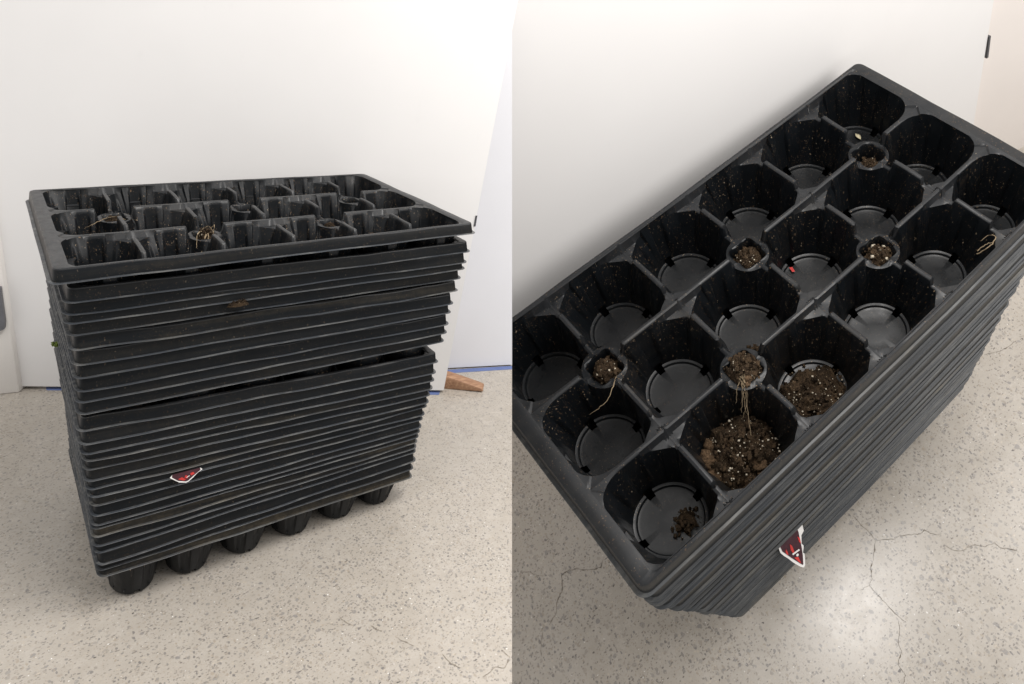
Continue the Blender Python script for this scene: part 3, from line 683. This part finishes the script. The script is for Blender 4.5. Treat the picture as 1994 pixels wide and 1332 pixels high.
PZ = [(TL[0][2] - t[2]) / (TL[0][2] - TL[28][2]) for t in TL]
def tray_matrix_b(n_):
    if n_ == 0: return M_B @ Matrix.Diagonal((1, ASP_B, 1, 1))
    rng = random.Random(n_ * 7); p = PZ[n_]
    q = max(0, p - 0.16) / 0.84; k = 1 - 0.17 * q; cu = 0.157 * q + 0.03 + rng.uniform(-0.012, 0.012)
    return M_B @ T(cu, -1.43 + 1.573 * ASP_B * k + rng.uniform(-0.010, 0.010), -4.72 * p) @ Matrix.Rotation(-0.03 * q, 4, 'Y') @ Matrix.Diagonal((k, ASP_B * k, 1, 1))
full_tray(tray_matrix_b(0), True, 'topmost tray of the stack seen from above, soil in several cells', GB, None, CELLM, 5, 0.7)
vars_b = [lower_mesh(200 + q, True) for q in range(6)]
NOTE_B = {12: 'pale dusty streaks along its edge', 18: 'red label sticking out above it', 20: 'tan dusty edge'}
for n_ in range(1, 29):
    o = put('plant_tray', vars_b[(n_ * 5) % 6], tray_matrix_b(n_))
    extra = ', ' + NOTE_B[n_] if n_ in NOTE_B else ''
    tag(o, (f'black tray {ORD[n_]} from top, stack seen from above' if n_ < 28 else 'lowest black tray of the stack seen from above, by the cracked floor') + extra, 'plant tray', GB)

def on_b(u, v, z):
    (x, y, _), = bent([(u, v, 0)]); return tray_matrix_b(0) @ T(x, y, z)
GSB = 'soil left in the stack seen from above'
soil('soil_plug', on_b(2, 0.5, -0.42), 0.15, 0.15, 0.06, 11, 'low dark soil plug in the pocket nearest the far corner', GSB, 0.6, 30, 2)
soil('soil_plug', on_b(0, 0.5, -0.33), 0.155, 0.155, 0.10, 12, 'crumbly tan soil plug in the middle pocket of the back wall', GSB, 0.6, 50, 10)
soil('soil_plug', on_b(-2, 0.5, -0.31), 0.135, 0.155, 0.12, 13, 'pale pinkish soil plug in the pocket with one hanging root', GSB, 0.6, 50, 12)
soil('soil_plug', on_b(1, -0.5, -0.33), 0.155, 0.155, 0.10, 14, 'soil plug with two large white perlite pieces in its pocket', GSB, 0.6, 40, 5, 'soil', (0.03, 0.042))
soil('soil_plug', on_b(-1, -0.5, -0.255), 0.19, 0.19, 0.12, 15, 'heaped soil plug spilling roots over its pocket rim', GSB, 0.7, 90, 14, clods=[(-0.05, -0.12, 0.09, 0.045), (-0.09, -0.16, 0.07, 0.03)])
soil('soil_clump', on_b(-1.5, -1.0, -0.80), 0.44, 0.43, 0.27, 16, 'largest dark soil clump filling a pot below the spilling roots', GSB, 0.6, 190, 130, spread=1.0, rings=16, clods=[(-0.30, 0.16, 0.16, 0.10), (-0.36, 0.02, 0.13, 0.085), (-0.20, 0.27, 0.15, 0.07), (-0.26, -0.10, 0.17, 0.06), (0.04, -0.22, 0.19, 0.075), (0.12, -0.16, 0.20, 0.06), (0.0, -0.30, 0.14, 0.05), (-0.14, -0.28, 0.13, 0.06), (0.22, 0.16, 0.18, 0.045), (-0.05, 0.10, 0.24, 0.05)])
soil('soil_clump', on_b(-0.52, -1.06, -0.79), 0.36, 0.31, 0.16, 17, 'soil clump with white perlite covering half a pot floor', GSB, 0.55, 130, 70, spread=1.2, rings=14)
soil('soil_clump', on_b(-2.34, -1.12, -0.79), 0.12, 0.10, 0.08, 18, 'small crumbly soil clod on the pot floor at the near corner', GSB, 0.8, 46, 2, spread=1.4)
soil('soil_clump', on_b(-0.62, -0.22, -0.79), 0.09, 0.07, 0.06, 19, 'tiny dark soil clod on the pot floor in the middle row', GSB, 0.8, 22, 0, spread=1.5)
soil('soil_clump', on_b(0.42, -0.26, -0.79), 0.07, 0.06, 0.05, 20, 'tiny soil clod by the wall of the pot holding a red scrap', GSB, 0.8, 16, 0, spread=1.5)
root_tuft('root', tray_matrix_b(0), [([(-1.02, -0.56, -0.13), (-1.10, -0.66, -0.16), (-1.20, -0.74, -0.30), (-1.27, -0.80, -0.42)], 0.0055),
    ([(-1.0, -0.58, -0.13), (-1.08, -0.68, -0.2), (-1.16, -0.76, -0.34), (-1.26, -0.9, -0.44), (-1.36, -1.04, -0.44)], 0.0050),
    ([(-0.95, -0.62, -0.14), (-1.0, -0.72, -0.2), (-1.06, -0.80, -0.34)], 0.0033), ([(-1.06, -0.6, -0.13), (-1.18, -0.66, -0.2), (-1.26, -0.72, -0.32)], 0.0044),
    ([(-1.10, -0.62, -0.14), (-1.16, -0.72, -0.24), (-1.22, -0.74, -0.36)], 0.0077), ([(-1.04, -0.62, -0.12), (-1.12, -0.70, -0.2), (-1.18, -0.78, -0.34)], 0.0088)] + [([(-1.03 - 0.02 * q, -0.60 - 0.008 * (q % 3), -0.13), (-1.09 - 0.012 * (q * 5 % 7), -0.69 - 0.01 * (q % 4), -0.2), (-1.15 - 0.014 * (q * 3 % 5), -0.77, -0.31 - 0.01 * q), (-1.22 - 0.02 * (q * 2 % 5), -0.83 - 0.012 * (q % 5), -0.42)], 0.0036) for q in range(4)],
    'tuft of tan roots hanging from the heaped pocket onto the largest clump')
root_tuft('root', tray_matrix_b(0), [([(-2.0, 0.36, -0.22), (-2.06, 0.24, -0.05), (-2.22, 0.14, -0.06), (-2.38, 0.15, -0.12), (-2.46, 0.20, -0.18)], 0.0055)], 'single curved root hanging out of the pale soil pocket')
root_tuft('root', tray_matrix_b(0), [([(1.62, -1.30, -0.2), (1.7, -1.36, -0.1), (1.82, -1.34, -0.08), (1.86, -1.26, -0.14), (1.78, -1.22, -0.2)], 0.007), ([(1.66, -1.28, -0.2), (1.76, -1.30, -0.16), (1.9, -1.36, -0.2)], 0.006)], 'curled brown root by the rim near the far short end')
# dry leaf scrap in the far corner pot
V, F = [], []
for s in range(9):
    t = s / 8; wv = 0.028 * math.sin(math.pi * t)
    V += [(t * 0.14, wv, 0.012 * math.sin(3 * t)), (t * 0.14, -wv, 0.012 * math.sin(3 * t) + 0.004)]
F = [(2 * s, 2 * s + 1, 2 * s + 3, 2 * s + 2) for s in range(8)]
me = mesh('leaf_scrap', V, F, [M_LEAF])
bm = bmesh.new(); bm.from_mesh(me); bmesh.ops.solidify(bm, geom=bm.faces[:], thickness=0.004); bm.to_mesh(me); bm.free()
o = put('dry_leaf', me, on_b(2.60, 1.16, -0.765) @ Matrix.Rotation(rad(-108), 4, 'Z')); tag(o, 'pale dry leaf scrap in the far corner pot', 'leaf')
# red scrap seen in a drain slot
V, F = slab([(0, 0, 0), (0.075, 0.0, 0), (0.085, 0.03, 0), (0.01, 0.035, 0)], (0, 0, -0.006))
o = put('label_scrap', recalc(mesh('scrap', V, F, [M_RED, M_WHITE], [0] + [1] * 5, False)), on_b(0.44, 0.30, -0.765) @ Matrix.Rotation(rad(-105), 4, 'Z')); tag(o, 'red label scrap with white edge on a middle pot floor', 'label scrap')
# torn plant label hanging out of the side
OUT = [(-1.545, -1.434, -3.117), (-1.530, -1.475, -3.165), (-1.505, -1.518, -3.222), (-1.480, -1.578, -3.298), (-1.45, -1.628, -3.36), (-1.435, -1.651, -3.388), (-1.405, -1.681, -3.426), (-1.374, -1.673, -3.416), (-1.33, -1.628, -3.36), (-1.299, -1.592, -3.314), (-1.309, -1.575, -3.294), (-1.27, -1.55, -3.262), (-1.251, -1.531, -3.239), (-1.261, -1.509, -3.211), (-1.202, -1.45, -3.138), (-1.146, -1.437, -3.121), (-1.10, -1.36, -3.03), (-1.52, -1.36, -3.03)]
INN = [(-1.515, -1.434, -3.117), (-1.47, -1.528, -3.235), (-1.415, -1.628, -3.36), (-1.397, -1.655, -3.394), (-1.385, -1.65, -3.388), (-1.328, -1.588, -3.31), (-1.285, -1.53, -3.238), (-1.24, -1.455, -3.143), (-1.21, -1.41, -3.09), (-1.2, -1.37, -3.04), (-1.50, -1.37, -3.04)]
EX = []
for P in [[[-1.389, -1.431, -3.113], [-1.376, -1.454, -3.143], [-1.395, -1.511, -3.214], [-1.42, -1.511, -3.214], [-1.419, -1.475, -3.168]], [[-1.463, -1.438, -3.122], [-1.465, -1.468, -3.159], [-1.479, -1.493, -3.191], [-1.494, -1.479, -3.174], [-1.487, -1.454, -3.143]], [[-1.436, -1.549, -3.261], [-1.389, -1.568, -3.285], [-1.405, -1.631, -3.364], [-1.42, -1.603, -3.329]], [[-1.255, -1.428, -3.11], [-1.24, -1.454, -3.143], [-1.267, -1.501, -3.201], [-1.274, -1.475, -3.169]]]:
    EX.append(('red_stripe', P, M_RED, 0.008))
EX.append(('white_bar', [(-1.434, -1.508, -3.21), (-1.327, -1.519, -3.223), (-1.326, -1.533, -3.241), (-1.432, -1.522, -3.228)], M_WHITE, 0.011))
RG = [(-1.385 + 0.018 * math.cos(t), -1.549 + 0.011 * math.sin(t) * 1.0, -3.261 + 0.0138 * math.sin(t)) for t in [6.2832 * s / 12 for s in range(12)]]
EX.append(('round_mark', RG, M_WHITE, 0.011))
label_card('plant_label', M_B @ T(0, -0.03, 0), OUT, INN, EX, 'torn triangular red and black plant label hanging out of the stack side', (0, -0.78, 0.62))
